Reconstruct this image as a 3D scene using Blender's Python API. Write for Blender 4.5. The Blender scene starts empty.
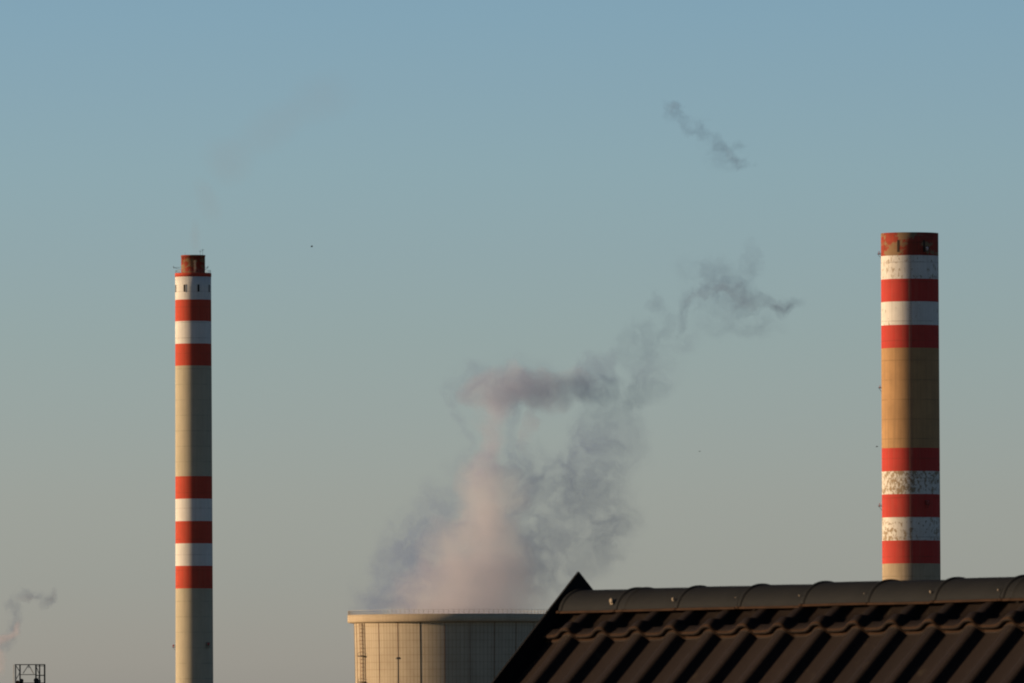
import bpy, bmesh, math, random
from mathutils import Vector, Matrix, noise as mnoise
random.seed(7)
sc = bpy.context.scene
COL = sc.collection
R = math.radians
PI = math.pi

# ------------------------------------------------------------------ camera
F = 12000.0                      # focal length in pixels of a 1024 px wide frame
HOR = 755.0                     # row of the horizon (below the frame)
CAM_H = 12.0
PITCH = math.atan((HOR - 341.5) / F)
ROLL = R(0.24)
cam_d = bpy.data.cameras.new('camera')
cam = bpy.data.objects.new('camera', cam_d)
COL.objects.link(cam)
cam_d.sensor_width = 36.0
cam_d.lens = F * 36.0 / 1024.0
cam_d.clip_start = 0.5
cam_d.clip_end = 200000
cam.location = (0, 0, CAM_H)
CR = Matrix.Rotation(PI / 2 + PITCH, 3, 'X') @ Matrix.Rotation(-ROLL, 3, 'Z')
cam.rotation_euler = CR.to_euler()
sc.camera = cam
cam_d.dof.use_dof = True
cam_d.dof.focus_distance = 4000.0
cam_d.dof.aperture_fstop = 110.0


def P(x, y, D):
    """world point at depth D (metres north of the camera) for a direction measured on the photo"""
    d = CR @ Vector(((x - 512.0) / F, (341.5 - y) / F, -1.0))
    return Vector((0, 0, CAM_H)) + d * (D / d.y)


# ------------------------------------------------------------------ node helper
class N:
    def __init__(self, tree):
        self.t = tree

    def new(self, kind, **kw):
        n = self.t.nodes.new(kind)
        for k, v in kw.items():
            setattr(n, k, v)
        return n

    def _put(self, sock, v):
        if isinstance(v, bpy.types.NodeSocket):
            self.t.links.new(v, sock)
        else:
            sock.default_value = v

    def m(self, op, a, b=0.0, c=0.0, clamp=False):
        n = self.new('ShaderNodeMath', operation=op, use_clamp=clamp)
        self._put(n.inputs[0], a)
        self._put(n.inputs[1], b)
        self._put(n.inputs[2], c)
        return n.outputs[0]

    def v(self, op, a, b=(0, 0, 0), scale=None):
        n = self.new('ShaderNodeVectorMath', operation=op)
        self._put(n.inputs[0], a)
        if op != 'SCALE':
            self._put(n.inputs[1], b)
        else:
            self._put(n.inputs['Scale'], scale)
        return n.outputs['Value'] if op in ('DOT_PRODUCT', 'LENGTH') else n.outputs['Vector']

    def noise(self, vec, scale, detail=4, rough=0.55, dist=0.0):
        n = self.new('ShaderNodeTexNoise')
        self._put(n.inputs['Vector'], vec)
        n.inputs['Scale'].default_value = scale
        n.inputs['Detail'].default_value = detail
        n.inputs['Roughness'].default_value = rough
        n.inputs['Distortion'].default_value = dist
        return n

    def rng(self, val, a, b, c=0.0, d=1.0, smooth=False):
        n = self.new('ShaderNodeMapRange')
        if smooth:
            n.interpolation_type = 'SMOOTHSTEP'
        self._put(n.inputs[0], val)
        for i, q in enumerate((a, b, c, d)):
            n.inputs[i + 1].default_value = q
        return n.outputs[0]

    def mix(self, fac, a, b):
        n = self.new('ShaderNodeMix', data_type='RGBA')
        self._put(n.inputs[0], fac)
        for s, q in ((n.inputs[6], a), (n.inputs[7], b)):
            self._put(s, q if isinstance(q, bpy.types.NodeSocket) else (*q, 1.0))
        return n.outputs[2]


def material(name, rough=0.8, metallic=0.0, spec=0.3):
    m = bpy.data.materials.new(name)
    m.use_nodes = True
    t = m.node_tree
    b = t.nodes['Principled BSDF']
    b.inputs['Roughness'].default_value = rough
    b.inputs['Metallic'].default_value = metallic
    b.inputs['Specular IOR Level'].default_value = spec
    return m, N(t), b


def plain(name, col, rough=0.7, metallic=0.0, var=0.25, scale=3.0, spec=0.3):
    m, n, b = material(name, rough, metallic, spec)
    tc = n.new('ShaderNodeTexCoord')
    f = n.rng(n.noise(tc.outputs['Object'], scale, 5).outputs[0], 0.35, 0.7)
    dark = tuple(c * (1 - var) for c in col)
    n.t.links.new(n.mix(f, dark, col), b.inputs['Base Color'])
    return m


def uvcoord(n, su, sv):
    uv = n.new('ShaderNodeUVMap')
    mp = n.new('ShaderNodeMapping')
    mp.inputs['Scale'].default_value = (su, sv, 1)
    n.t.links.new(uv.outputs[0], mp.inputs[0])
    return mp.outputs[0]


def stack_surface(name, col, stain, streak=0.5, blotch=0.3, rust=None, rust_amount=0.0,
                  rust_scale=1.2, rows=2.5, rust_stretch=2.2):
    """painted or bare concrete: vertical weather streaks, blotches, lift joints, flaking paint. UV in metres"""
    m, n, b = material(name, 0.88, 0.0, 0.15)
    st = n.noise(uvcoord(n, 1.3, 0.03), 1.0, 6, 0.65).outputs[0]
    bl = n.noise(uvcoord(n, 1, 1), 0.16, 5, 0.6).outputs[0]
    fs = n.rng(st, 0.42, 0.68, 0, streak)
    fb = n.rng(bl, 0.42, 0.72, 0, blotch)
    c = n.mix(fs, col, stain)
    c = n.mix(fb, c, tuple(0.62 * q for q in stain))
    sp2 = n.new('ShaderNodeSeparateXYZ')
    n.t.links.new(uvcoord(n, 1, 1), sp2.inputs[0])
    lf = n.m('ABSOLUTE', n.m('SUBTRACT', n.m('FRACT', n.m('DIVIDE', sp2.outputs[1], 6.0)), 0.5))
    lj = n.m('MULTIPLY', n.rng(lf, 0.455, 0.49), n.rng(n.noise(uvcoord(n, .2, .07), 1.0, 3).outputs[0], .35, .6))
    c = n.mix(n.m('MULTIPLY', lj, .5), c, tuple(0.6 * q for q in stain))
    if rust:
        fl = n.noise(uvcoord(n, rust_stretch, 1.0), 0.3 * rust_scale, 7, 0.68, 0.4).outputs[0]
        # flaking follows the lift joints of the formwork
        sep = n.new('ShaderNodeSeparateXYZ')
        n.t.links.new(uvcoord(n, 1, 1), sep.inputs[0])
        ph = n.m('FRACT', n.m('DIVIDE', sep.outputs[1], rows))
        edge = n.m('ABSOLUTE', n.m('SUBTRACT', ph, 0.5))
        fl = n.m('ADD', fl, n.m('MULTIPLY', edge, 0.12))
        fl = n.m('ADD', fl, n.rng(n.noise(uvcoord(n, .6, .5), 0.16, 3).outputs[0], .35, .65, -.07, .05))
        a = 0.66 - 0.26 * rust_amount
        c = n.mix(n.rng(fl, a, a + 0.05), c, rust)
    n.t.links.new(c, b.inputs['Base Color'])
    return m


# ------------------------------------------------------------------ object helpers
def obj(name, bm, mats, parent=None, smooth=False, loc=None):
    me = bpy.data.meshes.new(name)
    bm.normal_update()
    bm.to_mesh(me)
    bm.free()
    if not isinstance(mats, (list, tuple)):
        mats = [mats]
    for q in mats:
        me.materials.append(q)
    if smooth:
        for p in me.polygons:
            p.use_smooth = True
    o = bpy.data.objects.new(name, me)
    COL.objects.link(o)
    if parent is not None:
        o.parent = parent
    if loc is not None:
        o.location = loc
    return o


def tag(o, label=None, cat=None, group=None, kind=None):
    if label:
        o['label'] = label
    if cat:
        o['category'] = cat
    if group:
        o['group'] = group
    if kind:
        o['kind'] = kind
    return o


def empty(name, loc):
    o = bpy.data.objects.new(name, None)
    COL.objects.link(o)
    o.location = loc
    o.empty_display_size = 0.1
    return o


def copy_part(o, parent, loc=None, rotz=None):
    c = o.copy()
    COL.objects.link(c)
    c.parent = parent
    if loc is not None:
        c.location = loc
    if rotz is not None:
        c.rotation_euler = (0, 0, rotz)
    return c


def copy_tree(o, parent=None):
    c = o.copy()
    COL.objects.link(c)
    c.parent = parent
    for ch in [q for q in bpy.data.objects if q.parent == o]:
        copy_tree(ch, c)
    return c


def box(bm, c, s, rot=None, mi=0):
    c = Vector(c)
    vs = []
    for dx in (-.5, .5):
        for dy in (-.5, .5):
            for dz in (-.5, .5):
                q = Vector((dx * s[0], dy * s[1], dz * s[2]))
                if rot is not None:
                    q = rot @ q
                vs.append(bm.verts.new(c + q))
    for f in ((0, 1, 3, 2), (4, 6, 7, 5), (0, 4, 5, 1), (2, 3, 7, 6), (0, 2, 6, 4), (1, 5, 7, 3)):
        fa = bm.faces.new([vs[i] for i in f])
        fa.material_index = mi


def tube(bm, a, b, r, seg=8, r2=None):
    a, b = Vector(a), Vector(b)
    d = (b - a).normalized()
    up = Vector((0, 0, 1)) if abs(d.z) < .95 else Vector((1, 0, 0))
    x = d.cross(up).normalized()
    y = d.cross(x)
    r2 = r if r2 is None else r2
    ra = [bm.verts.new(a + (x * math.cos(2 * PI * i / seg) + y * math.sin(2 * PI * i / seg)) * r) for i in range(seg)]
    rb = [bm.verts.new(b + (x * math.cos(2 * PI * i / seg) + y * math.sin(2 * PI * i / seg)) * r2) for i in range(seg)]
    for i in range(seg):
        j = (i + 1) % seg
        bm.faces.new((ra[i], ra[j], rb[j], rb[i]))
    bm.faces.new(list(reversed(ra)))
    bm.faces.new(rb)


def ball(bm, c, r, seg=12, sq=(1, 1, 1)):
    bmesh.ops.create_uvsphere(bm, u_segments=seg, v_segments=max(6, seg // 2), radius=1.0,
                              matrix=Matrix.Translation(Vector(c)) @ Matrix.Diagonal((r * sq[0], r * sq[1], r * sq[2], 1)))


def lathe(bm, prof, seg=96, mats=None):
    """prof: list of (radius, z); mats[i] is the slot of the strip i..i+1; UV in metres"""
    uvl = bm.loops.layers.uv.verify()
    rows = [[bm.verts.new((r * math.cos(2 * PI * k / seg), r * math.sin(2 * PI * k / seg), z)) for k in range(seg)] for r, z in prof]
    rref = max(r for r, z in prof)
    acc = [0.0]
    for i in range(1, len(prof)):
        acc.append(acc[-1] + math.hypot(prof[i][0] - prof[i - 1][0], prof[i][1] - prof[i - 1][1]))
    for i in range(len(prof) - 1):
        for k in range(seg):
            j = (k + 1) % seg
            f = bm.faces.new((rows[i][k], rows[i][j], rows[i + 1][j], rows[i + 1][k]))
            f.smooth = True
            if mats:
                f.material_index = mats[i]
            us = (k, k + 1, k + 1, k)
            vs = (acc[i], acc[i], acc[i + 1], acc[i + 1])
            for l, u_, v_ in zip(f.loops, us, vs):
                l[uvl].uv = (u_ / seg * 2 * PI * rref, v_)


def ring(bm, r, z, tr, seg=96, a0=0.0, a1=2 * PI, tz=None):
    """square-section hoop"""
    tz = tz or tr
    full = abs(a1 - a0 - 2 * PI) < 1e-6
    n = seg if full else seg + 1
    pr = [(r - tr, z - tz), (r + tr, z - tz), (r + tr, z + tz), (r - tr, z + tz)]
    rows = []
    for k in range(n):
        a = a0 + (a1 - a0) * k / seg
        rows.append([bm.verts.new((p * math.cos(a), p * math.sin(a), q)) for p, q in pr])
    for k in range(seg):
        A, B = rows[k], rows[(k + 1) % n]
        for i in range(4):
            j = (i + 1) % 4
            bm.faces.new((A[i], B[i], B[j], A[j]))


# ------------------------------------------------------------------ light and sky
SUN_EL, SUN_BEHIND = 7.5, 4.0
sdir = Vector((-math.cos(R(SUN_BEHIND)) * math.cos(R(SUN_EL)), math.sin(R(SUN_BEHIND)) * math.cos(R(SUN_EL)), math.sin(R(SUN_EL))))
sd = bpy.data.lights.new('sun', 'SUN')
sd.energy = 5.0
sd.angle = R(0.53)
sd.color = (1.0, 0.70, 0.42)
so = bpy.data.objects.new('sun', sd)
COL.objects.link(so)
so.rotation_euler = sdir.to_track_quat('Z', 'Y').to_euler()
so.location = (-200, 50, 300)

w = bpy.data.worlds.new('World')
sc.world = w
w.use_nodes = True
n = N(w.node_tree)
bg = w.node_tree.nodes['Background']
sky = n.new('ShaderNodeTexSky', sky_type='NISHITA')
sky.sun_disc = False
sky.sun_elevation = R(SUN_EL)
sky.sun_rotation = R(-86.0)
sky.altitude = 100
sky.air_density = 1.0
sky.dust_density = 1.0
sky.ozone_density = 1.0
tc = n.new('ShaderNodeTexCoord')
sep = n.new('ShaderNodeSeparateXYZ')
n.t.links.new(tc.outputs['Generated'], sep.inputs[0])
ramp = n.new('ShaderNodeValToRGB')
cr = ramp.color_ramp
# multiplies the Nishita radiance by elevation (z = 0 .. 0.25): the pink-grey belt on the horizon, clear blue above
STOPS = [(0.0, (0.3052, 0.3904, 0.8544)), (0.0317, (0.2963, 0.379, 0.8295)), (0.0583, (0.2616, 0.3489, 0.7686)), (0.085, (0.2428, 0.3236, 0.6962)), (0.1117, (0.2202, 0.3047, 0.6493)), (0.1383, (0.2017, 0.2905, 0.605)), (0.1667, (0.188, 0.278, 0.5781)), (0.195, (0.1776, 0.2712, 0.5544)), (0.2217, (0.1664, 0.2578, 0.5288)), (0.2483, (0.1565, 0.2482, 0.5064)), (0.44, (0.075, 0.108, 0.185)), (1.0, (0.045, 0.062, 0.095))]
for i, (p_, c_) in enumerate(STOPS):
    e = cr.elements[i] if i < 2 else cr.elements.new(p_)
    e.position = p_
    e.color = (*c_, 1)
n.t.links.new(n.m('MULTIPLY', sep.outputs[2], 4.0, clamp=True), ramp.inputs[0])
mul = n.v('MULTIPLY', sky.outputs[0], ramp.outputs[0])
mul = n.v('SCALE', mul, scale=10.0)
n.t.links.new(mul, bg.inputs[0])
bg.inputs[1].default_value = 0.05

# ------------------------------------------------------------------ materials
M = {}
M['ground'] = plain('dry_meadow', (0.11, 0.10, 0.055), 0.95, var=0.5, scale=0.02)
M['white'] = stack_surface('white_band_paint', (0.78, 0.76, 0.72), (0.52, 0.48, 0.42), 0.45, 0.2, (0.42, 0.35, 0.27), 0.22, 1.6)
M['white_left'] = stack_surface('white_band_paint_smooth', (0.76, 0.74, 0.70), (0.58, 0.54, 0.48), 0.4, 0.15)
M['white_flaking'] = stack_surface('white_band_paint_flaking', (0.78, 0.76, 0.71), (0.55, 0.50, 0.43), 0.5, 0.25, (0.36, 0.28, 0.19), 0.50, 2.3, rust_stretch=1.5)
M['red'] = stack_surface('red_band_paint', (0.54, 0.056, 0.046), (0.50, 0.095, 0.07), 0.7, 0.3)
M['red_left'] = stack_surface('red_band_paint_smooth', (0.56, 0.075, 0.045), (0.53, 0.11, 0.065), 0.7, 0.25)
M['red_worn'] = stack_surface('red_band_paint_worn', (0.40, 0.060, 0.035), (0.20, 0.06, 0.04), 0.7, 0.5, (0.28, 0.18, 0.10), 0.62, 0.5, rust_stretch=1.0)
M['concrete'] = stack_surface('brown_stained_concrete', (0.50, 0.30, 0.145), (0.38, 0.23, 0.12), .8, 0.3)
M['concrete_pale'] = stack_surface('pale_shaft_concrete', (0.50, 0.45, 0.335), (0.42, 0.37, 0.27), 0.6, 0.2)
M['concrete_foot'] = stack_surface('grey_shaft_concrete', (0.48, 0.38, 0.26), (0.34, 0.27, 0.18), 0.8, 0.3)
M['opening_shade'] = plain('opening_shade_brown', (0.06, 0.04, 0.03), 0.9)
M['dark'] = plain('dark_opening', (0.02, 0.02, 0.02), 0.9)
M['steel'] = plain('galvanised_steel', (0.22, 0.21, 0.19), 0.55, 0.6)
M['dark_steel'] = plain('dark_painted_steel', (0.045, 0.043, 0.04), 0.6, 0.2)
M['pale_steel'] = plain('pale_painted_steel', (0.55, 0.52, 0.47), 0.6)
M['rust_steel'] = plain('rusty_steel', (0.20, 0.085, 0.04), 0.8)
M['lamp_glass'] = plain('lamp_glass_red', (0.55, 0.10, 0.09), 0.25, spec=0.6)
M['lamp_white'] = plain('lamp_glass_white', (0.75, 0.6, 0.6), 0.25, spec=0.6)
M['bird'] = plain('dark_feathers', (0.03, 0.03, 0.033), 0.8, scale=20)
M['lining'] = plain('sooty_lining', (0.06, 0.05, 0.045), 0.95)

# ------------------------------------------------------------------ ground
bm = bmesh.new()
S = 60000
nx = 40
g = [[bm.verts.new((-S + 2 * S * i / nx, -S + 2 * S * j / nx, 0)) for i in range(nx + 1)] for j in range(nx + 1)]
for j in range(nx):
    for i in range(nx):
        bm.faces.new((g[j][i], g[j][i + 1], g[j + 1][i + 1], g[j + 1][i]))
tag(obj('ground', bm, M['ground']), kind='structure')

# ------------------------------------------------------------------ chimneys
def ang_of(u):
    """azimuth (from +x) of the wall point seen at the fraction u (-1 left edge .. 1 right edge) of the width"""
    return -math.acos(max(-1, min(1, u)))


def chimney(name, label, cx, D, rows, foot_r, group=None):
    """rows: (pixel row, half width in pixels, slot of the strip below it)"""
    s = D / F
    base = P(cx, 683, D)
    root = empty(name, (base.x, D, 0))
    tag(root, label, 'chimney', group)
    return root, s


def wall_light(root, ang, r, z, glass, arm=2.2, k=1.0):
    """small service bracket with an obstruction lamp"""
    d = Vector((math.cos(ang), math.sin(ang), 0))
    t = Vector((-d.y, d.x, 0))
    rot = Matrix((d, t, Vector((0, 0, 1)))).transposed()
    c = d * (r - 0.05)
    bm = bmesh.new()
    box(bm, Vector((0, 0, z)) + d * (r + arm / 2 - .05), (arm, 1.1 * k, 0.12), rot)
    for sgn in (-1, 1):
        for q in (0.15, arm - 0.1):
            p0 = Vector((0, 0, z)) + d * (r + q) + t * sgn * 0.5 * k
            tube(bm, p0, p0 + Vector((0, 0, 1.1 * k)), 0.05, 6)
        a_ = Vector((0, 0, z + 1.1 * k)) + t * sgn * 0.5 * k
        tube(bm, a_ + d * (r + .1), a_ + d * (r + arm - .1), 0.05, 6)
        tube(bm, Vector((0, 0, z - 1.2)) + d * (r - .02) + t * sgn * .4 * k, Vector((0, 0, z)) + d * (r + arm - .2) + t * sgn * .4 * k, 0.05, 6)
    br = obj('lamp_bracket', bm, M['dark_steel'], root)
    bm = bmesh.new()
    o_ = Vector((0, 0, z)) + d * (r + arm - 0.5)
    tube(bm, o_ + Vector((0, 0, .0)), o_ + Vector((0, 0, .5)), 0.18, 10)
    ball(bm, o_ + Vector((0, 0, .8)), 0.42 * k, 12, (1, 1, 1.1))
    obj('warning_light', bm, glass, br, smooth=True)


# ---- left chimney, slender, with a stepped-in head
DL = 4650.0
sL = DL / F
cxl = 194.2
baseL = P(cxl, 600, DL)
chl = tag(empty('striped_chimney', (baseL.x, DL, 0)),
          'slender striped chimney with narrow stepped-in head and small dark windows, nearer the left', 'chimney')
zL = lambda y: P(cxl, y, DL).z
rl = lambda y: (18.0 + (y - 277) * 0.0020) * sL
lay = [(277, 1), (300, 2), (321.5, 1), (344, 2), (366, 0), (476.5, 2), (499, 1), (521.3, 2), (543.6, 1), (566, 2), (588.6, 0)]
prof, mats = [], []
for i, (y, s_) in enumerate(lay):
    y1 = lay[i + 1][0] if i + 1 < len(lay) else 803
    nsub = 2 if i + 1 < len(lay) else 10
    for k in range(nsub):
        yy = y + (y1 - y) * k / nsub
        prof.append((rl(yy), zL(yy)))
        mats.append(s_)
prof.append((rl(803) + 0.2, 0.0))
prof = [(prof[0][0] * 0.62, prof[0][1])] + prof
mats = [1] + mats
prof.reverse(); mats.reverse()
bm = bmesh.new()
lathe(bm, prof, 96, mats)
obj('shaft', bm, [M['concrete_pale'], M['white_left'], M['red_left']], chl)
bm = bmesh.new()
zt = zL(277) + 0.01
R0 = rl(277)
z2, z3 = zL(273.2), zL(255.3)
lathe(bm, [(R0 - .8, zt), (R0 + .10, zt), (R0 + .10, z2 - .1), (R0 - .05, z2), (3.2, z2)], 96, [0] * 4)
obj('head_slab', bm, M['red_left'], chl)
bm = bmesh.new()
rc = 12.0 * sL
lathe(bm, [(rc, z2 - .2), (rc, z3 - .5), (rc + .12, z3 - .5), (rc + .12, z3), (rc - .7, z3), (rc - .7, z3 - 4)], 72, [0, 0, 0, 0, 1])
obj('flue_head', bm, [M['red_worn'], M['lining']], chl)
# windows: framed boxes, dark colour standing in for the shade of a recess
wz0, wz1 = zL(292.3), zL(285.2)
for k in range(8):
    a = ang_of(-0.45) + k * PI / 4
    d = Vector((math.cos(a), math.sin(a), 0)); t = Vector((-d.y, d.x, 0))
    rot = Matrix((d, t, Vector((0, 0, 1)))).transposed()
    bm = bmesh.new()
    rw = rl(288)
    zc = (wz0 + wz1) / 2; hh = wz1 - wz0
    box(bm, d * (rw + .01) + Vector((0, 0, zc)), (0.1, 0.78, hh), rot)
    wo = obj('window', bm, M['dark'], chl)
    bm = bmesh.new()
    for sgn in (-1, 1):
        box(bm, d * (rw + .02) + t * sgn * .46 + Vector((0, 0, zc)), (0.24, 0.14, hh + .28), rot)
        box(bm, d * (rw + .02) + Vector((0, 0, zc + sgn * (hh / 2 + .07))), (0.238, 0.78, 0.14), rot)
    obj('window_frame', bm, M['white_left'], wo)
# railing round the slab, aerials
bm = bmesh.new()
for k in range(36):
    a = 2 * PI * k / 36
    tube(bm, (math.cos(a) * (R0 - .15), math.sin(a) * (R0 - .15), z2), (math.cos(a) * (R0 - .15), math.sin(a) * (R0 - .15), z2 + 1.1), 0.025, 5)
ring(bm, R0 - .15, z2 + 1.1, .025, 72); ring(bm, R0 - .15, z2 + .6, .02, 72)
obj('railing', bm, M['steel'], chl)
for (px, py, th) in ((201.6, 250.4, .05), (203.9, 249.0, .06), (186.5, 252.6, .03)):
    bm = bmesh.new()
    x_ = (px - cxl) * sL
    y_ = -math.sqrt(max(.1, (rc - .3) ** 2 - x_ ** 2)) * .6
    zt_ = zL(py)
    tube(bm, (x_, y_, z3 - .2), (x_, y_, zt_), th, 6)
    if px > 200:
        tube(bm, (x_ - .55, y_, zt_ - .35), (x_ + .55, y_, zt_ - .35), th * .8, 6)
        tube(bm, (x_ - .35, y_, zt_ - .75), (x_ + .35, y_, zt_ - .75), th * .7, 6)
    obj('aerial', bm, M['dark_steel'], chl)
for sgn in (-1, 1):
    bm = bmesh.new()
    zz = zL(267.5)
    xe = sgn * (19.6 if sgn < 0 else 14.8) * sL
    tube(bm, (sgn * rc * .97, 0, zz - .9), (xe, 0, zz), .07, 6)
    tube(bm, (sgn * rc * .97, 0, zz + .1), (xe, 0, zz), .06, 6)
    tube(bm, (xe, 0, zz - .5), (xe, 0, zz + .7), .05, 6)
    box(bm, (xe, 0, zz + .3), (.25, .25, .4))
    obj('outrigger', bm, M['steel'], chl)
wall_light(chl, ang_of(0.70), rl(645), zL(646), M['lamp_glass'], 1.3, 1.2)
wall_light(chl, PI, rl(647), zL(647.3), M['lamp_glass'], 1.3, .8)
# pale runs and ladder on the head
bm = bmesh.new()
a = ang_of(0.18)
d = Vector((math.cos(a), math.sin(a), 0)); t = Vector((-d.y, d.x, 0))
for sgn in (-1, 1):
    p0 = d * (rc + .35) + t * sgn * .25
    tube(bm, p0 + Vector((0, 0, z2)), p0 + Vector((0, 0, z3 - 2.2)), .06, 6)
for k in range(10):
    z_ = z2 + .3 + k * .42
    tube(bm, d * (rc + .35) - t * .25 + Vector((0, 0, z_)), d * (rc + .35) + t * .25 + Vector((0, 0, z_)), .03, 5)
obj('ladder', bm, M['pale_steel'], chl)

# ---- right chimney, wide straight drum
DR = 3670.0
sR = DR / F
cxr = 910.6
baseR = P(cxr, 420, DR)
# a real stack stands plumb; the small camera roll leans it on the picture
chr_ = tag(empty('striped_chimney', (baseR.x, DR, 0)),
           'thick striped chimney with brown stained middle and flaking white bands rising behind the roof ridge', 'chimney')
zR = lambda y: P(cxr, y, DR).z
rr = lambda y: (28.75 + (y - 233) * 0.0012) * sR
lay = [(233.4, 3), (256.3, 1), (279.7, 2), (302.3, 1), (325.7, 2), (348.6, 0), (448.4, 2), (471.6, 4), (494.6, 2), (517.6, 4), (540.8, 2), (563.8, 5)]
prof, mats = [], []
for i, (y, s_) in enumerate(lay):
    y1 = lay[i + 1][0] if i + 1 < len(lay) else 794
    nsub = 2 if i + 1 < len(lay) else 10
    for k in range(nsub):
        yy = y + (y1 - y) * k / nsub
        prof.append((rr(yy), zR(yy)))
        mats.append(s_)
prof.append((rr(794), 0.0))
zt = zR(233.4)
prof = [(rr(233) - .6, zt - 12), (rr(233) - .6, zt)] + prof
mats = [6, 3] + mats
prof.reverse(); mats.reverse()
bm = bmesh.new()
lathe(bm, prof, 128, mats)
obj('shaft', bm, [M['concrete'], M['white'], M['red'], M['red_worn'], M['white_flaking'], M['concrete_foot'], M['lining']], chr_)
# inner flues just under the rim
for k in range(4):
    a = PI / 4 + k * PI / 2
    bm = bmesh.new()
    lathe(bm, [(2.6, zt - 12), (2.6, zt - .6), (2.35, zt - .6), (2.35, zt - 12)], 40, [0, 0, 0])
    obj('flue', bm, M['lining'], chr_, loc=(4.2 * math.cos(a), 4.2 * math.sin(a), 0))
for a in (ang_of(-.43), ang_of(.47), -ang_of(-.43), -ang_of(.47)):
    d = Vector((math.cos(a), math.sin(a), 0)); t = Vector((-d.y, d.x, 0))
    rot = Matrix((d, t, Vector((0, 0, 1)))).transposed()
    bm = bmesh.new()
    z0, z1 = zR(253.0), zR(241.0)
    box(bm, d * (rr(246) + .01) + Vector((0, 0, (z0 + z1) / 2)), (0.14, 0.62, z1 - z0), rot)
    wo = obj('opening', bm, M['opening_shade'], chr_)  # dark brown stands in for the shade inside; no hole is cut
# service duct with ladder facing the camera
a = ang_of(-0.03)
d = Vector((math.cos(a), math.sin(a), 0)); t = Vector((-d.y, d.x, 0))
rot = Matrix((d, t, Vector((0, 0, 1)))).transposed()
bm = bmesh.new()
for sgn in (-1, 1):
    r_ = rr(400) + .22
    tube(bm, d * r_ + t * sgn * .28 + Vector((0, 0, 4)), d * (rr(256) + .22) + t * sgn * .28 + Vector((0, 0, zR(256))), .032, 6)
k = 4.0
while k < zR(257):
    tube(bm, d * (rr(400) + .22) - t * .28 + Vector((0, 0, k)), d * (rr(400) + .22) + t * .28 + Vector((0, 0, k)), .03, 4)
    k += .6
obj('ladder', bm, M['steel'], chr_)
wall_light(chr_, ang_of(0.53), rr(250), zR(252), M['lamp_white'], 1.2, 1.1)
wall_light(chr_, PI, rr(254), zR(254.3), M['lamp_glass'], 1.1, .4)
wall_light(chr_, PI, rr(388), zR(388), M['lamp_glass'], 1.0, .3)
wall_light(chr_, ang_of(0.50), rr(505), zR(504.6), M['lamp_glass'], 1.2, 1.0)
wall_light(chr_, PI, rr(507), zR(506.3), M['lamp_glass'], 1.2, .4)

# ------------------------------------------------------------------ cooling tower
DC = 4235.0
sC = DC / F
cxc = 454.5
baseC = P(cxc, 660, DC)
ct = tag(empty('cooling_tower', (baseC.x, DC, 0)),
         'broad pale concrete cooling tower with overhanging rim and steam pouring out of it', 'cooling tower')
zC = lambda y: P(cxc, y, DC).z
m, n, b = material('cooling_tower_shell', 0.9, 0.0, 0.15)
uvv = uvcoord(n, 1, 1)
sep = n.new('ShaderNodeSeparateXYZ'); n.t.links.new(uvv, sep.inputs[0])
jit = n.noise(uvcoord(n, .25, .25), 1.0, 3).outputs[0]
fv = n.m('ABSOLUTE', n.m('SUBTRACT', n.m('FRACT', n.m('DIVIDE', sep.outputs[1], 2.55)), 0.5))
hl = n.rng(fv, 0.42, 0.5)
fu = n.m('ABSOLUTE', n.m('SUBTRACT', n.m('FRACT', n.m('DIVIDE', sep.outputs[0], 1.42)), 0.5))
vl = n.rng(fu, 0.30, 0.5)
str_ = n.rng(n.noise(uvcoord(n, .5, .02), 1.0, 5, .6).outputs[0], .4, .7)
blo = n.rng(n.noise(uvcoord(n, 1, 1), 0.12, 6, .6).outputs[0], .4, .7)
c = n.mix(n.m('MULTIPLY', str_, .45), (0.50, 0.43, 0.325), (0.37, 0.31, 0.225))
c = n.mix(n.m('MULTIPLY', blo, .3), c, (0.30, 0.235, 0.16))
c = n.mix(n.m('MULTIPLY', n.m('MULTIPLY', hl, jit), .75), c, (0.22, 0.16, 0.10))
c = n.mix(n.m('MULTIPLY', n.m('MULTIPLY', vl, jit), .9), c, (0.25, 0.185, 0.12))
n.t.links.new(c, b.inputs['Base Color'])
M['shell'] = m
RT = 100.2 * sC

def shell_r(z):
    zt_ = zC(623); th = zC(700)
    a_ = RT * 0.988
    return a_ * math.sqrt(1 + ((z - th) / 175.0) ** 2 * (1.0 if z > th else 2.6))

k0 = RT / shell_r(zC(623))
ztop = zC(615)
prof = []
for i in range(41):
    z = 9.0 + (ztop - .3 - 9.0) * i / 40
    prof.append((shell_r(z) * k0, z))
prof += [(RT - 1.0, ztop - .3), (RT - 1.6, ztop - 20), (RT - 3.0, ztop - 45)]
bm = bmesh.new()
lathe(bm, prof, 220, [0] * (len(prof) - 1))
obj('shell', bm, M['shell'], ct)
m2 = stack_surface('tower_rim_concrete', (0.50, 0.41, 0.29), (0.38, 0.30, 0.21), 0.5, 0.25)
bm = bmesh.new()
RR = 106.8 * sC
zr0, zr1 = zC(622.6), zC(614.8)
lathe(bm, [(RT - .2, zr0 - .3), (RR - .3, zr0), (RR, zr0 + .25), (RR, zr1), (RT - 1.2, zr1), (RT - 1.2, zr1 - 3)], 220, [0] * 5)
obj('rim_walkway', bm, m2, ct)
bm = bmesh.new()
npost = 132
for k in range(npost):
    a = 2 * PI * k / npost
    x_, y_ = math.cos(a) * (RR - .2), math.sin(a) * (RR - .2)
    tube(bm, (x_, y_, zr1 - .02), (x_, y_, zr1 + 1.5), 0.075, 5)
ring(bm, RR - .2, zr1 + 1.45, .035, 160); ring(bm, RR - .2, zr1 + .65, .02, 160)
obj('handrail', bm, M['pale_steel'], ct)
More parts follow.
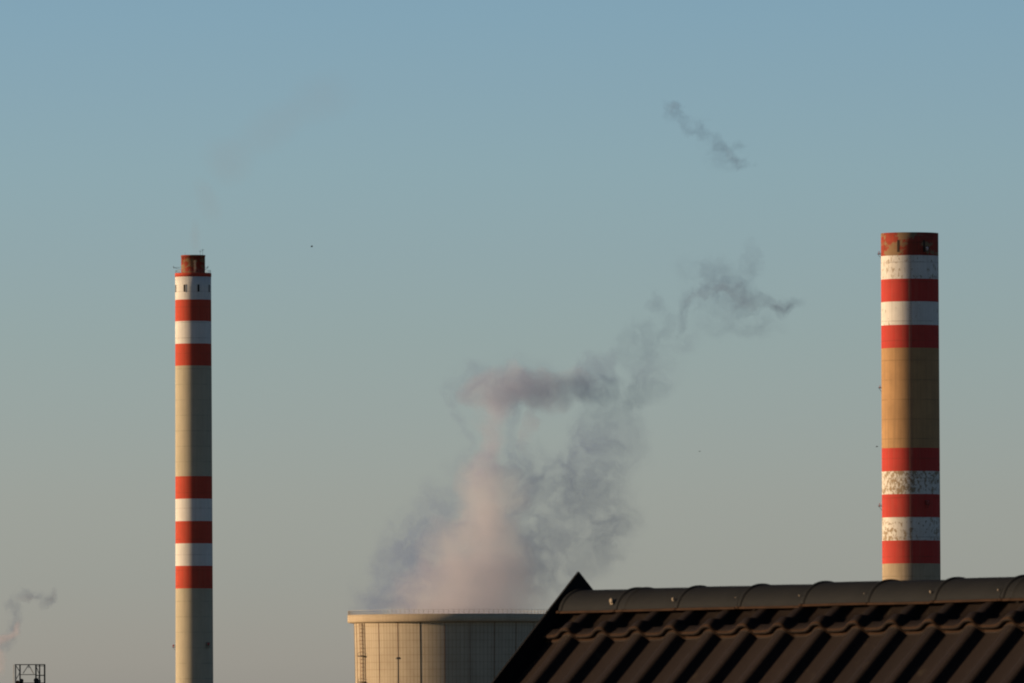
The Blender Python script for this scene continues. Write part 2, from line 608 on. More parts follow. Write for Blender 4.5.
# raking columns that carry the shell
bm = bmesh.new()
for k in range(48):
    a = 2 * PI * k / 48; a2 = 2 * PI * (k + (.5 if k % 2 else -.5)) / 48
    r1, r0 = shell_r(9) * k0 - .2, shell_r(9) * k0 + 1.6
    tube(bm, (r0 * math.cos(a2), r0 * math.sin(a2), -.2), (r1 * math.cos(a), r1 * math.sin(a), 9.2), .45, 8)
obj('support_columns', bm, m2, ct)
# lightning conductors down the shell
def strip(width, depth):
    bm = bmesh.new()
    zs = [9.5 + (zr0 - .2 - 9.5) * i / 30 for i in range(31)]
    rows = []
    for z in zs:
        r = shell_r(z) * k0
        rows.append([bm.verts.new((r - .3, -width / 2, z)), bm.verts.new((r + depth, -width / 2, z)),
                     bm.verts.new((r + depth, width / 2, z)), bm.verts.new((r - .3, width / 2, z))])
    for A, B in zip(rows, rows[1:]):
        for i in range(4):
            j = (i + 1) % 4
            bm.faces.new((A[i], A[j], B[j], B[i]))
    return bm
c0 = c1 = None
for k in range(25):
    a = ang_of(-.335) + (k * 14.4) * PI / 180
    wide = k in (0,)
    if wide or c1 is None and k == 1:
        o = obj('lightning_conductor', strip(.26 if wide else .12, .12), M['dark_steel'] if wide else M['rust_steel'], ct)
        if k == 1: c1 = o
        o.rotation_euler = (0, 0, a)
    else:
        copy_part(c1, ct, rotz=a)
# caged ladder with resting platforms
LA = ang_of(-.905)
d = Vector((math.cos(LA), math.sin(LA), 0)); t = Vector((-d.y, d.x, 0))
lr = empty('access_ladder', (0, 0, 0)); lr.parent = ct
bm = bmesh.new()
ztp, zbt = zr0 - .3, 10
zs = [zbt + (ztp - zbt) * i / 24 for i in range(25)]
for sgn in (-.5, .5):
    for z0, z1 in zip(zs, zs[1:]):
        tube(bm, d * (shell_r(z0) * k0 + .5) + t * sgn + Vector((0, 0, z0)), d * (shell_r(z1) * k0 + .5) + t * sgn + Vector((0, 0, z1)), .07, 6)
z = zbt + .3
while z < ztp:
    r = shell_r(z) * k0 + .5
    tube(bm, d * r - t * .5 + Vector((0, 0, z)), d * r + t * .5 + Vector((0, 0, z)), .035, 4)
    z += .5
obj('rails', bm, M['dark_steel'], lr)
bm = bmesh.new()
z = zbt + 2
ci = 0
while z < ztp:
    r = shell_r(z) * k0 + .5
    prev = None
    for q in range(9):
        a = PI * q / 8
        p = d * (r + 1.0 * math.sin(a)) + t * (1.0 * math.cos(a)) + Vector((0, 0, z))
        if prev is not None:
            tube(bm, prev, p, .075, 4)
        prev = p
    z += 1.35
for q in range(1, 8, 2):
    a = PI * q / 8
    for z0, z1 in zip(zs, zs[1:]):
        tube(bm, d * (shell_r(z0) * k0 + .5 + math.sin(a)) + t * math.cos(a) + Vector((0, 0, z0)),
             d * (shell_r(z1) * k0 + .5 + math.sin(a)) + t * math.cos(a) + Vector((0, 0, z1)), .05, 4)
obj('safety_cage', bm, M['rust_steel'], lr)
rot = Matrix((d, t, Vector((0, 0, 1)))).transposed()
bm0 = None
for yy in (656.2, 682.0, 708, 734):
    z = zC(yy)
    bm = bmesh.new()
    r = shell_r(z) * k0
    box(bm, d * (r + .9) + Vector((0, 0, z)), (1.9, 2.6, .35), rot)
    for sgn in (-1, 1):
        tube(bm, d * (r + 1.75) + t * sgn * 1.2 + Vector((0, 0, z)), d * (r + 1.75) + t * sgn * 1.2 + Vector((0, 0, z + 1.2)), .06, 5)
    tube(bm, d * (r + 1.75) - t * 1.2 + Vector((0, 0, z + 1.2)), d * (r + 1.75) + t * 1.2 + Vector((0, 0, z + 1.2)), .06, 5)
    obj('platform', bm, M['dark_steel'], lr)

# ------------------------------------------------------------------ floodlight mast in front of the tower
DM = 3390.0
pm = P(398.2, 657.5, DM)
fm = tag(empty('floodlight_mast', (pm.x, DM, 0)), 'thin dark mast with a small lamp head standing in front of the cooling tower', 'mast')
bm = bmesh.new(); tube(bm, (0, 0, 0), (0, 0, pm.z), .30, 10, .19); obj('pole', bm, M['dark_steel'], fm)
bm = bmesh.new(); ring(bm, .45, pm.z, .08, 16); tube(bm, (-.45, 0, pm.z), (.45, 0, pm.z), .05, 6); tube(bm, (0, -.45, pm.z), (0, .45, pm.z), .05, 6)
obj('head_ring', bm, M['dark_steel'], fm)
for k in range(3):
    a = -PI / 2 + k * 2 * PI / 3
    bm = bmesh.new()
    box(bm, (.55 * math.cos(a), .55 * math.sin(a), pm.z - .25), (.42, .42, .4), Matrix.Rotation(a, 3, 'Z') @ Matrix.Rotation(.5, 3, 'Y'))
    obj('lamp_head', bm, M['steel'], fm)

# ------------------------------------------------------------------ lattice tower, bottom left
DT = 2120.0
s = DT / F
pt = P(30, 664, DT)
lt = tag(empty('lattice_tower', (pt.x, DT, 0)), 'top of an open dark steel lattice tower at the lower left corner', 'lattice tower')
zT = lambda y: P(30, y, DT).z
X = lambda x: (x - 30) * s
top = zT(664.4)
cols = [(15.6, .55), (20.0, .85), (35.9, 1.0), (39.6, .7), (44.6, 1.1)]
for px, wd in cols:
    for yy in ((-1.2, 1.2)):
        bm = bmesh.new()
        box(bm, (X(px), yy, (top) / 2), (.14 * wd + .03, .14 * wd + .03, top))
        obj('column', bm, M['dark_steel'], lt)
bm = bmesh.new()
for yy in (-1.2, 1.2):
    for (a_, b_, r_) in (((15, 664.6), (45, 664.6), .08), ((20, 674.6), (36, 674.6), .06), ((36, 675.4), (45, 675.4), .09),
                         ((36, 666), (45, 666), .05), ((15.5, 683), (45, 683), .08)):
        tube(bm, (X(a_[0]), yy, zT(a_[1])), (X(b_[0]), yy, zT(b_[1])), r_, 6)
for px in (15.6, 20, 35.9, 44.6):
    for yr in (664.6, 675, 683, 692, 701):
        tube(bm, (X(px), -1.2, zT(yr)), (X(px), 1.2, zT(yr)), .05, 5)
z_ = 692
while z_ < 840:
    for yy in (-1.2, 1.2):
        tube(bm, (X(15.5), yy, zT(z_)), (X(44.6), yy, zT(z_)), .07, 5)
    z_ += 9.5
obj('beams', bm, M['dark_steel'], lt)
bm = bmesh.new()
for yy in (-1.2, 1.2):
    for a_, b_ in (((23.0, 673.5), (28.2, 665.4)), ((29, 665.2), (33.6, 673.8)), ((15.6, 665), (20, 672)), ((20, 672), (15.6, 680)),
                   ((36, 666), (39.6, 675)), ((39.6, 675.5), (36, 683)), ((28.6, 664.6), (28.6, 668))):
        tube(bm, (X(a_[0]), yy, zT(a_[1])), (X(b_[0]), yy, zT(b_[1])), .035, 5)
z_ = 683
k = 0
while z_ < 830:
    for yy in (-1.2, 1.2):
        a_, b_ = ((15.6, 44.6) if k % 2 else (44.6, 15.6))
        tube(bm, (X(a_), yy, zT(z_)), (X(b_), yy, zT(z_ + 9.5)), .04, 5)
    z_ += 9.5; k += 1
obj('braces', bm, M['steel'], lt)
for (px, py, sx, sz, mt) in ((22.0, 680.6, .42, .32, 'dark_steel'), (18.0, 682.0, .36, .42, 'rust_steel'), (36.4, 680.4, .55, .45, 'dark_steel'), (39.5, 681.0, .36, .4, 'steel')):
    bm = bmesh.new()
    tube(bm, (X(px), -1.5, zT(py)), (X(px), -1.25, zT(py)), sx * .8, 14)
    tube(bm, (X(px), -1.25, zT(py)), (X(px), -.9, zT(py)), sx * .2, 8)
    box(bm, (X(px), -1.1, zT(py) - .45), (sx * 1.3, .3, sz * 1.4))
    obj('antenna_unit', bm, M[mt], lt)
bm = bmesh.new()
tube(bm, (X(13.9), -.6, 0), (X(13.9), -.6, top), .06, 6)  # pale tube added to stand in for the tower's sunlit left edge
obj('lit_edge_tube', bm, M['pale_steel'], lt)

# ------------------------------------------------------------------ birds
def bird(px, py, D, span, yaw, flap, label):
    p = P(px, py, D)
    root = empty('bird', p)
    root.rotation_euler = (0, R(8), yaw)
    tag(root, label, 'bird', 'birds in the sky')
    bm = bmesh.new()
    prof = [(-.5, .012, 0), (-.38, .05, 0), (-.2, .085, 0), (0, .10, 0), (.2, .09, .01), (.33, .055, .03), (.42, .06, .05), (.5, .035, .05), (.58, .008, .04)]
    rows = []
    for x, r, z in prof:
        rows.append([bm.verts.new((x * span * .8, r * span * math.cos(2 * PI * k / 10), z * span + r * span * math.sin(2 * PI * k / 10))) for k in range(10)])
    for A, B in zip(rows, rows[1:]):
        for k in range(10):
            bm.faces.new((A[k], A[(k + 1) % 10], B[(k + 1) % 10], B[k]))
    bm.faces.new(rows[0]); bm.faces.new(list(reversed(rows[-1])))
    # tail fan
    v = [bm.verts.new(Vector(q) * span) for q in ((-.34, -.03, .01), (-.34, .03, .01), (-.58, .09, .005), (-.58, -.09, .005), (-.34, -.03, -.005), (-.34, .03, -.005), (-.58, .09, -.005), (-.58, -.09, -.005))]
    for f in ((0, 1, 2, 3), (7, 6, 5, 4), (0, 4, 5, 1), (1, 5, 6, 2), (2, 6, 7, 3), (3, 7, 4, 0)):
        bm.faces.new([v[i] for i in f])
    # wings, part of the one continuous figure
    for sg in (-1, 1):
        st = [(0.04, .13, -.12, .02), (.22, .15, -.11, flap * .5), (.36, .12, -.12, flap), (.5, .0, -.10, flap * 1.1)]
        rws = []
        for yq, x0, x1, z in st:
            rws.append([bm.verts.new(Vector((x, sg * yq, z + dz)) * span) for x, dz in ((x0, .0), ((x0 + x1) / 2, .018), (x1, .0), ((x0 + x1) / 2, -.006))])
        for A, B in zip(rws, rws[1:]):
            for k in range(4):
                bm.faces.new((A[k], A[(k + 1) % 4], B[(k + 1) % 4], B[k]))
        bm.faces.new(rws[0]); bm.faces.new(list(reversed(rws[-1])))
    bmesh.ops.recalc_face_normals(bm, faces=bm.faces)
    obj('body', bm, M['bird'], root, smooth=True)

bird(311.9, 246.8, 2120, .62, R(200), .34, 'tiny dark bird flying high to the right of the slender chimney top')
bird(699.6, 451.4, 2700, .60, R(10), .10, 'tiny faint bird gliding in open sky between the steam and the thick chimney')
bird(877.0, 446.8, 2120, .55, R(160), .25, 'tiny dark bird just left of the thick chimney stained middle')

# ------------------------------------------------------------------ house with the dark tiled roof
TH, PHI = R(63.0), R(48.8)
DH = 32.1
r_ax = Vector((math.cos(TH), -math.sin(TH), 0))          # along the ridge, towards the camera's right
f_ax = Vector((-math.sin(TH), -math.cos(TH), 0))         # horizontally down the front slope
house = empty('tiled_house', (0, 0, 0))
tag(house, 'house with dark brown pantile roof, rounded ridge caps and black verge board', 'house')
A0 = P(577.5, 600.0, DH)
house.location = (A0.x, A0.y, 0)
HZ = A0.z
house.rotation_euler = (0, 0, -TH)
# local frame: x along ridge, -y down the front slope, z up; ridge apex at (0,0,HZ)
LEN = 9.0
RUN = 4.4
p_col = 0.2
PROFILE = [(0, 1), (.030, .98), (.055, .90), (.075, .74), (.090, .52), (.105, .28), (.122, .09), (.15, .01), (.20, 0), (.34, .0), (.46, .03), (.56, .14), (.66, .36), (.75, .62), (.84, .85), (.92, .97)]
AMP = .028

m, n, b = material('dark_brown_roof_tile', 0.7, 0.0, 0.16)
tcn = n.new('ShaderNodeTexCoord')
f1 = n.rng(n.noise(tcn.outputs['Object'], 2.2, 6, .6).outputs[0], .35, .7)
f2 = n.rng(n.noise(tcn.outputs['Object'], 160.0, 3, .6).outputs[0], .4, .7)
f3 = n.rng(n.noise(tcn.outputs['Object'], 18.0, 6, .7).outputs[0], .60, .72)
c = n.mix(f1, (0.0105, 0.0066, 0.0056), (0.0145, 0.0090, 0.0073))
c = n.mix(n.m('MULTIPLY', f2, .35), c, (0.021, 0.0135, 0.011))
c = n.mix(n.m('MULTIPLY', f3, .7), c, (0.035, 0.028, 0.02))
n.t.links.new(c, b.inputs['Base Color'])
bp = n.new('ShaderNodeBump'); bp.inputs['Strength'].default_value = .25; bp.inputs['Distance'].default_value = .002
n.t.links.new(n.noise(tcn.outputs['Object'], 220, 3).outputs[0], bp.inputs['Height'])
n.t.links.new(bp.outputs[0], b.inputs['Normal'])
M['tile'] = m
m, n, b = material('ridge_cap_tile', 0.7, 0.0, 0.10)
tcn = n.new('ShaderNodeTexCoord')
f1 = n.rng(n.noise(tcn.outputs['Object'], 6, 6, .65).outputs[0], .35, .7)
f2 = n.rng(n.noise(tcn.outputs['Object'], 45, 5, .65).outputs[0], .55, .75)
c = n.mix(f1, (0.0100, 0.0113, 0.0128), (0.0145, 0.0158, 0.0172))
c = n.mix(n.m('MULTIPLY', f2, .3), c, (0.026, 0.024, 0.022))
n.t.links.new(c, b.inputs['Base Color'])
M['cap'] = m
M['verge'] = plain('black_verge_metal', (0.008, 0.008, 0.009), 0.75, var=.3, spec=.15)
M['render_wall'] = plain('house_render', (0.55, 0.50, 0.42), 0.9, var=.15, scale=1.0)
M['clip'] = plain('bright_clip', (0.30, 0.25, 0.19), 0.6, 0.0)
M['glass'] = plain('window_glass', (0.03, 0.035, 0.04), 0.08, spec=.6)
M['pvc'] = plain('white_window_frame', (0.7, 0.7, 0.68), 0.5)

sv = Vector((0, -math.cos(PHI), -math.sin(PHI)))      # down the front slope
nv = Vector((0, -math.sin(PHI), math.cos(PHI)))       # its normal

def slope(front=True):
    bm = bmesh.new()
    mir = 1 if front else -1
    ncol = int(LEN / p_col)
    us = [(k + q[0] - 1) * p_col for k in range(ncol) for q in PROFILE if k or q[0] >= .15] + [(ncol - 1) * p_col]
    hs = [q[1] * AMP for k in range(ncol) for q in PROFILE if k or q[0] >= .15] + [AMP]
    jit = [random.uniform(-1, 1) for _ in range(ncol * 40 + 1)]
    def P3(u, s, h):
        q = sv * s + nv * h
        return Vector((u + .178, q.y * mir, HZ + q.z - .004))
    edges = [0.046, 0.146]
    while edges[-1] < RUN / math.cos(PHI):
        edges.append(edges[-1] + 0.35)
    for ri, (s0, s1) in enumerate(zip(edges, edges[1:])):
        # (s, extra height) across one course: flat, slight kick-up, double lipped lower edge
        sec = [(s0 - .006, .0), (s0 + .6 * (s1 - s0), .005), (s1 - .03, .019), (s1 - .006, .0225), (s1, .021), (s1 + .001, .0135),
               (s1 - .009, .0125), (s1 - .009, .0065), (s1 + .003, .0055), (s1 + .004, -.004)]
        rows = []
        for si, (s, e) in enumerate(sec):
            row = []
            for ui, (u, h) in enumerate(zip(us, hs)):
                j = jit[(ui // len(PROFILE)) * 31 + ri]
                row.append(bm.verts.new(P3(u, s + j * .0012, h + e + j * .0008)))
            rows.append(row)
        for qi, (ra, rb) in enumerate(zip(rows, rows[1:])):
            for i in range(len(us) - 1):
                vs = (ra[i], rb[i], rb[i + 1], ra[i + 1])
                f = bm.faces.new(vs if front else tuple(reversed(vs)))
                f.material_index = 1 if qi in (3, 7) else 0
                f.smooth = True
    for e in bm.edges:
        if len(e.link_faces) == 2 and e.calc_face_angle(0) > R(40):
            e.smooth = False
    return bm
M['tile_edge'] = plain('unglazed_tile_edge', (0.046, 0.024, 0.0135), 0.85, var=.5, scale=9.0, spec=.1)
obj('roof_slope', slope(True), [M['tile'], M['tile_edge']], house)
obj('roof_slope', slope(False), [M['tile'], M['tile_edge']], house)

# ridge caps
CAP_R, CAP_C = .069, -.043
CAPL = .348
def cap_mesh(double):
    bm = bmesh.new()
    seg = 22
    a0 = R(79)
    # cross-section rows along x
    xs = [(0.0, 0), (0.012, .0), (CAPL - .012, .0)]
    st = [(-.008, .003), (-.006, .004), (.004, .004), (.007, .003), (.010, .0), (.02, 0)]
    if double:
        st += [(.040, 0), (.042, .002), (.044, .0035), (.050, .0035), (.053, .002), (.063, 0)]
    st += [(CAPL * .5, -.0005), (CAPL + .012, -.002)]
    rows = []
    for x, e in st:
        row = []
        pts = []
        r = CAP_R + e
        pts.append((-(r * math.sin(a0) + .007), r * math.cos(a0) - .0065))
        pts.append((-(r * math.sin(a0) + .006), r * math.cos(a0) - .001))
        for k in range(seg + 1):
            a = -a0 + 2 * a0 * k / seg
            pts.append((r * math.sin(a), r * math.cos(a)))
        pts.append(((r * math.sin(a0) + .006), r * math.cos(a0) - .001))
        pts.append(((r * math.sin(a0) + .007), r * math.cos(a0) - .0065))
        rows.append([bm.verts.new((x, y, z)) for y, z in pts])
    for A, B in zip(rows, rows[1:]):
        for i in range(len(A) - 1):
            f = bm.faces.new((A[i], B[i], B[i + 1], A[i + 1])); f.smooth = True
            f.material_index = 1 if i in (0, len(A) - 2) else 0
    bm.normal_update()
    ret = bmesh.ops.solidify(bm, geom=list(bm.faces), thickness=.005)
    for e in bm.edges:
        if len(e.link_faces) == 2 and e.calc_face_angle(0) > R(40):
            e.smooth = False
    bmesh.ops.recalc_face_normals(bm, faces=bm.faces)
    return bm
off = 0.35 - CAPL
caps = {}
x = off
k = 0
while x < LEN - .05:
    dbl = k in (1, 7, 13, 19)
    if dbl not in caps:
        o = obj('ridge_cap', cap_mesh(dbl), [M['cap'], M['tile_edge']], house)
        caps[dbl] = o
    else:
        o = copy_part(caps[dbl], house)
    o.location = (x, random.uniform(-.0015, .0015), HZ + CAP_C + random.uniform(-.001, .001))
    o.rotation_euler = (0, R(random.uniform(-.25, .25)), R(random.uniform(-.3, .3)))
    if k == 0:                      # cut short at the gable
        o.scale = ((off + CAPL - .03) / CAPL, 1, 1); o.location.x = .03
    x += CAPL; k += 1
# fixing clips at the foot of the joints
clip0 = None
for k in range(1, int(LEN / CAPL) + 1):
    xx = off + k * CAPL
    a = R(-60)
    loc = (xx - .030, (CAP_R + .004) * math.sin(a), HZ + CAP_C + (CAP_R + .004) * math.cos(a))
    if clip0 is None:
        bm = bmesh.new()
        box(bm, (0, .003, -.004), (.022, .005, .024), Matrix.Rotation(R(-20), 3, 'X'))
        ball(bm, (0, -.003, 0), .011, 12, (1.2, .5, 1))
        clip0 = obj('fixing_clip', bm, M['clip'], house, loc=loc)
        o = clip0
    else:
        o = copy_part(clip0, house, loc)
    sc_ = (.2, .65, .35, .12, .15, .12, .25)[k % 7]
    o.scale = (sc_, sc_, sc_)
# dark ridge batten, enlarged to block sky light through the gap below the caps
bm = bmesh.new()
box(bm, (LEN / 2 + .03, 0, HZ - .065), (LEN - .02, .062, .13))
obj('ridge_batten_light_block', bm, M['verge'], house)
# verge boards, both slopes in one bent piece at each gable
def verge(x0, th=.010, up=.050, dn=.22):
    bm = bmesh.new()
    L = RUN / math.cos(PHI) + .05
    pts = []
    def q(s, h, mir):
        v_ = sv * s + nv * h
        return (v_.y * mir, HZ + v_.z)
    apex_up = (0, HZ + up / math.cos(PHI)); apex_dn = (0, HZ - dn / math.cos(PHI))
    loop = [q(L, up, 1), apex_up, q(L, up, -1), q(L, -dn, -1), apex_dn, q(L, -dn, 1)]
    A = [bm.verts.new((x0, y, z)) for y, z in loop]
    B = [bm.verts.new((x0 + th, y, z)) for y, z in loop]
    for i in range(6):
        j = (i + 1) % 6
        bm.faces.new((A[i], A[j], B[j], B[i]))
    for V in (A, B):
        bm.faces.new((V[0], V[1], V[4], V[5])); bm.faces.new((V[1], V[2], V[3], V[4]))
    bmesh.ops.recalc_face_normals(bm, faces=bm.faces)
    return bm
obj('verge_board', verge(0.0), M['verge'], house)
obj('verge_board', verge(LEN + .035), M['verge'], house)
# walls: a closed box with gables
ez = HZ - RUN * math.tan(PHI)
wx0, wx1, wy = .35, LEN - .3, RUN - .45
bm = bmesh.new()
ztop_w = HZ - wy * math.tan(PHI) - .28
loop = [(-wy, 0), (wy, 0), (wy, ztop_w), (0, HZ - .30), (-wy, ztop_w)]
A = [bm.verts.new((wx0, y, z)) for y, z in loop]
B = [bm.verts.new((wx1, y, z)) for y, z in loop]
for i in range(5):
    j = (i + 1) % 5
    bm.faces.new((A[i], A[j], B[j], B[i]))
bm.faces.new(A); bm.faces.new(B)
bmesh.ops.recalc_face_normals(bm, faces=bm.faces)
obj('wall', bm, M['render_wall'], house)
for zc in (2.2, 5.0, ztop_w - 1.4):
    for xx in (2.0, 4.5, 7.0):
        bm = bmesh.new()
        box(bm, (xx, -wy - .01, zc), (1.0, .06, 1.2))
        wn = obj('window', bm, M['glass'], house)
        bm = bmesh.new()
        for sg in (-1, 1):
            box(bm, (xx + sg * .54, -wy - .02, zc), (.08, .12, 1.36))
            box(bm, (xx, -wy - .02, zc + sg * .64), (1.0, .118, .08))
        box(bm, (xx, -wy - .045, zc), (.06, .05, 1.2))
        obj('window_frame', bm, M['pvc'], wn)
bm = bmesh.new()
for sg in (-1, 1):
    prev = None
    for k in range(9):
        a = PI + PI * k / 8
        pt_ = (sg * (RUN + .04) + .07 * math.cos(a), ez - .02 + .07 * math.sin(a))
        if prev:
            vs = [bm.verts.new((0, *prev)), bm.verts.new((LEN, *prev)), bm.verts.new((LEN, *pt_)), bm.verts.new((0, *pt_))]
            bm.faces.new(vs)
        prev = pt_
obj('gutter', bm, M['dark_steel'], house)

# ------------------------------------------------------------------ steam and smoke: real volumes
def plume(name, label, cat, blobs, D, depth, col, dens, seed, group=None, base_off=0.0, wisp=None,
          noise_scale=.05, warp=9.0, sharp=(0.12, 0.75), namp=.9, aniso=.15, stretch=.45, voxel=2.2, core=None, detail=5, ridge=5.0):
    """blobs: (x, y, rx, ry, tilt degrees, weight) measured on the photo, made real at distance D.
    The hull is a closed mesh around all of them; inside, density follows the blobs, torn by warped noise."""
    s = D / F
    cx = sum(b_[0] for b_ in blobs) / len(blobs)
    cy = sum(b_[1] for b_ in blobs) / len(blobs)
    org = P(cx, cy, D + base_off)
    bm = bmesh.new()
    info = []
    for (x, y, rx, ry, tilt, wgt, *dd) in blobs:
        cls = 'v'
        if dd and isinstance(dd[-1], str):
            cls = dd.pop()
        c_ = P(x, y, D + base_off) - org
        dep = (dd[0] if dd else depth)
        sz = Vector((rx * s, dep, ry * s))
        info.append((c_, sz, R(tilt), wgt, cls))
        pad = warp * .55
        mt = Matrix.Translation(c_) @ Matrix.Rotation(-R(tilt), 4, 'Y') @ Matrix.Diagonal((sz.x + pad, sz.y + pad, sz.z + pad, 1))
        bmesh.ops.create_icosphere(bm, subdivisions=3, radius=1.0, matrix=mt)
    me = bpy.data.meshes.new(name + '_tmp'); bm.to_mesh(me); bm.free()
    tmp = bpy.data.objects.new(name + '_tmp', me); COL.objects.link(tmp)
    md = tmp.modifiers.new('r', 'REMESH'); md.mode = 'VOXEL'; md.voxel_size = voxel
    dg = bpy.context.evaluated_depsgraph_get()
    hull = bpy.data.meshes.new_from_object(tmp.evaluated_get(dg))
    bpy.data.objects.remove(tmp)
    o = bpy.data.objects.new(name, hull); COL.objects.link(o); o.location = org
    tag(o, label, cat, group)
    mt = bpy.data.materials.new(name + '_volume'); mt.use_nodes = True
    t_ = mt.node_tree; t_.nodes.clear()
    n = N(t_)
    out = n.new('ShaderNodeOutputMaterial')
    tc = n.new('ShaderNodeTexCoord')
    p = tc.outputs['Object']
    mp = n.new('ShaderNodeMapping'); mp.inputs['Scale'].default_value = (1, stretch, 1); mp.inputs['Location'].default_value = (seed * 37.1, seed * 11.3, seed * 5.7)
    t_.links.new(p, mp.inputs[0])
    wn = n.noise(mp.outputs[0], noise_scale * .8, 5, .58)
    wv = n.v('SCALE', n.v('SUBTRACT', wn.outputs['Color'], (.5, .5, .5)), scale=warp * 2.4)
    pw = n.v('ADD', p, wv)
    fields = {}
    for (c_, sz, tl, wgt, cls) in info:
        mq = n.new('ShaderNodeMapping', vector_type='TEXTURE')
        mq.inputs['Location'].default_value = c_
        mq.inputs['Rotation'].default_value = (0, -tl, 0)
        mq.inputs['Scale'].default_value = sz
        t_.links.new(pw, mq.inputs[0])
        d2 = n.v('DOT_PRODUCT', mq.outputs[0], mq.outputs[0])
        q = n.m('MAXIMUM', n.m('MULTIPLY_ADD', d2, -wgt, wgt), 0.0)
        fields[cls] = q if cls not in fields else n.m('ADD', fields[cls], q)
    mp2 = n.new('ShaderNodeMapping'); mp2.inputs['Scale'].default_value = (1, stretch, 1); mp2.inputs['Location'].default_value = (seed * 7.7, seed * 3.1, 9)
    t_.links.new(n.v('ADD', p, n.v('SCALE', wv, scale=.9)), mp2.inputs[0])
    dn = n.noise(mp2.outputs[0], noise_scale * 1.5, detail, .62).outputs[0]
    den, csum = None, None
    def addf(d_, c_):
        nonlocal den, csum
        cc = n.v('SCALE', (*c_,), scale=d_)
        den = d_ if den is None else n.m('ADD', den, d_)
        csum = cc if csum is None else n.v('ADD', csum, cc)
    if 'v' in fields:                         # torn veil: threads and sheets picked out of folded noise
        tv = fields['v']
        rid = n.m('SUBTRACT', 1.0, n.m('MULTIPLY', n.m('ABSOLUTE', n.m('SUBTRACT', dn, .5)), ridge))
        rid = n.m('POWER', n.m('MAXIMUM', rid, 0.0), 2.2)
        body = n.rng(n.m('ADD', tv, n.m('MULTIPLY', n.m('SUBTRACT', dn, .5), namp * 2)), sharp[0], sharp[1], 0, 1)
        dv = n.m('MULTIPLY', n.m('MULTIPLY_ADD', rid, .8, .2), n.m('MINIMUM', n.m('MULTIPLY', tv, 2.5), 1.0))
        dv = n.m('MULTIPLY', n.m('MULTIPLY', dv, n.m('MULTIPLY_ADD', body, .85, .15)), dens)
        addf(dv, col)
    for cls, (amp_, lo, hi, cc) in (core or {}).items():
        if cls not in fields:
            continue
        fc = n.m('ADD', fields[cls], n.m('MULTIPLY', n.m('SUBTRACT', dn, .5), 0.7))
        edge = n.m('MINIMUM', n.m('MULTIPLY', fields[cls], 4.0), 1.0)
        addf(n.m('MULTIPLY', n.m('MULTIPLY', n.rng(fc, lo, hi, 0, 1), edge), dens * amp_), cc)
    colr = n.v('SCALE', csum, scale=n.m('DIVIDE', 1.0, n.m('MAXIMUM', den, 1e-6)))
    pv = n.new('ShaderNodeVolumePrincipled')
    t_.links.new(den, pv.inputs['Density'])
    t_.links.new(colr, pv.inputs['Color'])
    pv.inputs['Anisotropy'].default_value = aniso
    t_.links.new(pv.outputs[0], out.inputs['Volume'])
    mt.cycles.homogeneous_volume = False
    mt.cycles.volume_step_rate = 1.0
    hull.materials.clear(); hull.materials.append(mt)
    return o

STEAM = [
    (452, 640, 96, 50, 0, 1.2, 30, 'c'), (462, 598, 84, 54, 10, 1.15, 26, 'c'), (480, 552, 62, 60, 12, 1.1, 22, 'c'), (491, 502, 44, 58, 14, 1.05, 18, 'c'), (525, 590, 30, 60, 0, .6, 16, 'c'),
    (487, 446, 23, 56, -4, 1.0, 9, 'm'), (498, 390, 46, 27, 8, 1.15, 14, 'm'), (538, 388, 44, 24, -8, 1.0, 12, 'm'), (575, 382, 36, 16, -10, .8, 10, 'm'), (530, 425, 9, 34, 0, .9, 6, 'm'), (512, 428, 11, 34, 0, .8, 6), (598, 378, 34, 22, 20, .9, 9),
    (390, 602, 46, 40, 35, 1.25, 14), (414, 556, 46, 54, 30, 1.2, 12), (442, 512, 34, 40, 40, .9, 11), (478, 470, 34, 34, 10, .8, 10), (524, 490, 26, 50, 0, .9, 10), (515, 455, 40, 18, 20, .7, 9),
    (545, 556, 36, 56, -5, .8, 12), (574, 545, 60, 52, -20, .8, 11), (595, 492, 52, 74, 10, .85, 11), (612, 430, 48, 50, 30, .8, 11), (648, 386, 40, 30, 30, .75, 10), (552, 478, 46, 44, 20, .75, 10),
    (520, 385, 66, 38, 0, .8, 11), (600, 378, 34, 26, 20, .8, 10), (463, 384, 28, 30, -20, .85, 8), (452, 420, 9, 36, 20, .8, 6), (680, 340, 40, 26, 40, .5, 8),
]
plume('steam_plume', 'tall pinkish grey steam plume with flat cap rising from the cooling tower', 'steam plume', STEAM, DC, 12,
      (0.35, 0.46, 0.74), .054, 1.0, core={'c': (1.2, .1, 1.6, (.958, .942, .996)), 'm': (1.25, .05, 1.25, (.79, .78, .93))},
      noise_scale=.072, warp=10.0, sharp=(.25, 1.0), namp=1.2, voxel=2.6, aniso=0.0, detail=7, ridge=5.5)
WM = {'m': (.6, .1, 1.2, (.44, .48, .68))}
plume('steam_wisp', 'dark ragged steam wisp with a tail, drifting left of the thick chimney top', 'steam wisp',
      [(735, 295, 30, 9, -10, 1.0, 'm'), (775, 303, 26, 6, -8, .85, 'm'), (705, 299, 20, 7, 10, .7, 'm'), (735, 295, 46, 20, -8, .9), (785, 304, 24, 10, -8, .8), (700, 300, 28, 16, 10, .8), (685, 318, 12, 24, 0, .85), (656, 303, 14, 22, 15, .6), (668, 322, 20, 12, 40, .55), (748, 262, 14, 20, 0, .7), (642, 345, 30, 30, 30, .7), (740, 322, 54, 22, 0, .65), (712, 272, 44, 26, 0, .6)],
      DC, 7, (0.26, 0.38, 0.62), .080, 2.0, 'torn steam wisps drifting away from the plume', core=WM, noise_scale=.11, warp=9.0, sharp=(.25, 1.1), namp=1.1, voxel=1.8, aniso=0.0, detail=7, ridge=5.5)
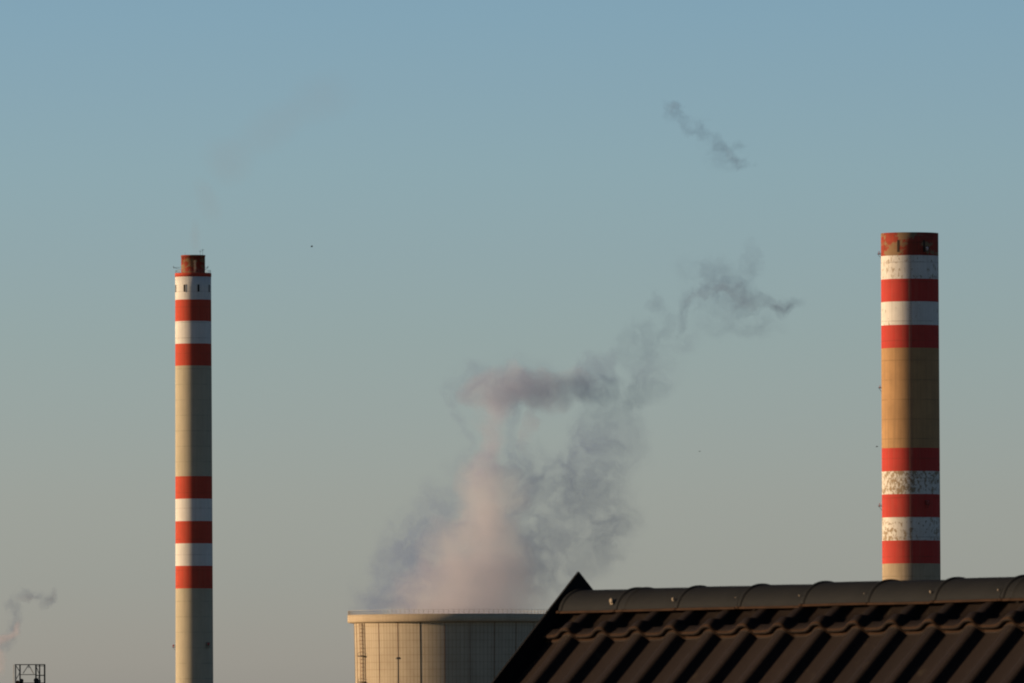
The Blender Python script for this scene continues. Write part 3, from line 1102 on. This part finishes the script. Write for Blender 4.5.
plume('steam_wisp', 'thin broken diagonal steam streak in the upper sky, well above the other wisps', 'steam wisp',
      [(673, 110, 15, 12, -50, 1.0), (690, 124, 24, 11, -38, .8), (714, 140, 28, 12, -35, .8), (735, 155, 22, 12, -40, .9), (746, 165, 12, 8, -40, .8), (722, 160, 22, 20, 0, .6), (673, 109, 7, 5, -50, .8, 'm'), (738, 157, 18, 4, -42, .7, 'm')],
      DC, 5, (0.20, 0.32, 0.56), .085, 3.0, 'torn steam wisps drifting away from the plume', core=WM, noise_scale=.14, warp=8.0, sharp=(.25, 1.1), namp=1.1, voxel=1.6, aniso=0.0, detail=7, ridge=5.5)
plume('steam_plume', 'small pinkish steam plume curling up at the left edge above the lattice tower', 'steam plume',
      [(-3, 660, 12, 22, 10, 1.1, 'c'), (6, 638, 15, 6, 38, 1.2, 'c'), (17, 628, 6, 12, 0, 1.1, 'c'), (4, 645, 14, 12, 30, .8), (15, 620, 12, 18, 10, .9), (9, 632, 8, 12, 0, .7),
       (31, 597, 19, 7, 5, 1.0), (30, 599, 14, 4, 8, .7, 'm'), (52, 599, 13, 7, 32, 1.0), (54, 597, 9, 3, 32, .7, 'm'), (15, 607, 9, 8, 40, .9)],
      5600, 7, (0.30, 0.40, 0.62), .070, 4.0, core={'c': (.9, .1, 1.1, (.985, .90, .96)), 'm': (.6, .1, 1.0, (.5, .5, .6))}, noise_scale=.12, warp=6.5, sharp=(.2, 1.0), namp=1.1, voxel=2.0, aniso=0.0)
plume('smoke_trail', 'very faint brownish smoke trail drifting right from the slender chimney mouth', 'smoke',
      [(196, 238, 7, 26, 5, .8, 'm'), (206, 200, 16, 34, 25, .8, 'm'), (228, 158, 30, 40, 45, .8, 'm'), (270, 125, 50, 30, 25, .7, 'm'), (325, 95, 50, 34, 30, .5, 'm')],
      DL, 10, (0.60, 0.42, 0.36), .007, 5.0, core={'m': (1.0, .0, 1.0, (.60, .42, .38))}, noise_scale=.02, warp=8.0, voxel=3.0, detail=2)

# ------------------------------------------------------------------ render settings
sc.render.engine = 'CYCLES'
cy = sc.cycles
cy.max_bounces = 6
cy.diffuse_bounces = 3
cy.glossy_bounces = 3
cy.volume_bounces = 6
cy.volume_step_rate = 0.4
cy.volume_max_steps = 256
cy.use_denoising = True
cy.filter_width = 2.0
sc.view_settings.view_transform = 'Standard'
sc.view_settings.look = 'None'
sc.view_settings.exposure = 0.0
sc.view_settings.gamma = 1.0
sc.view_settings.use_curve_mapping = False
sc.render.film_transparent = False
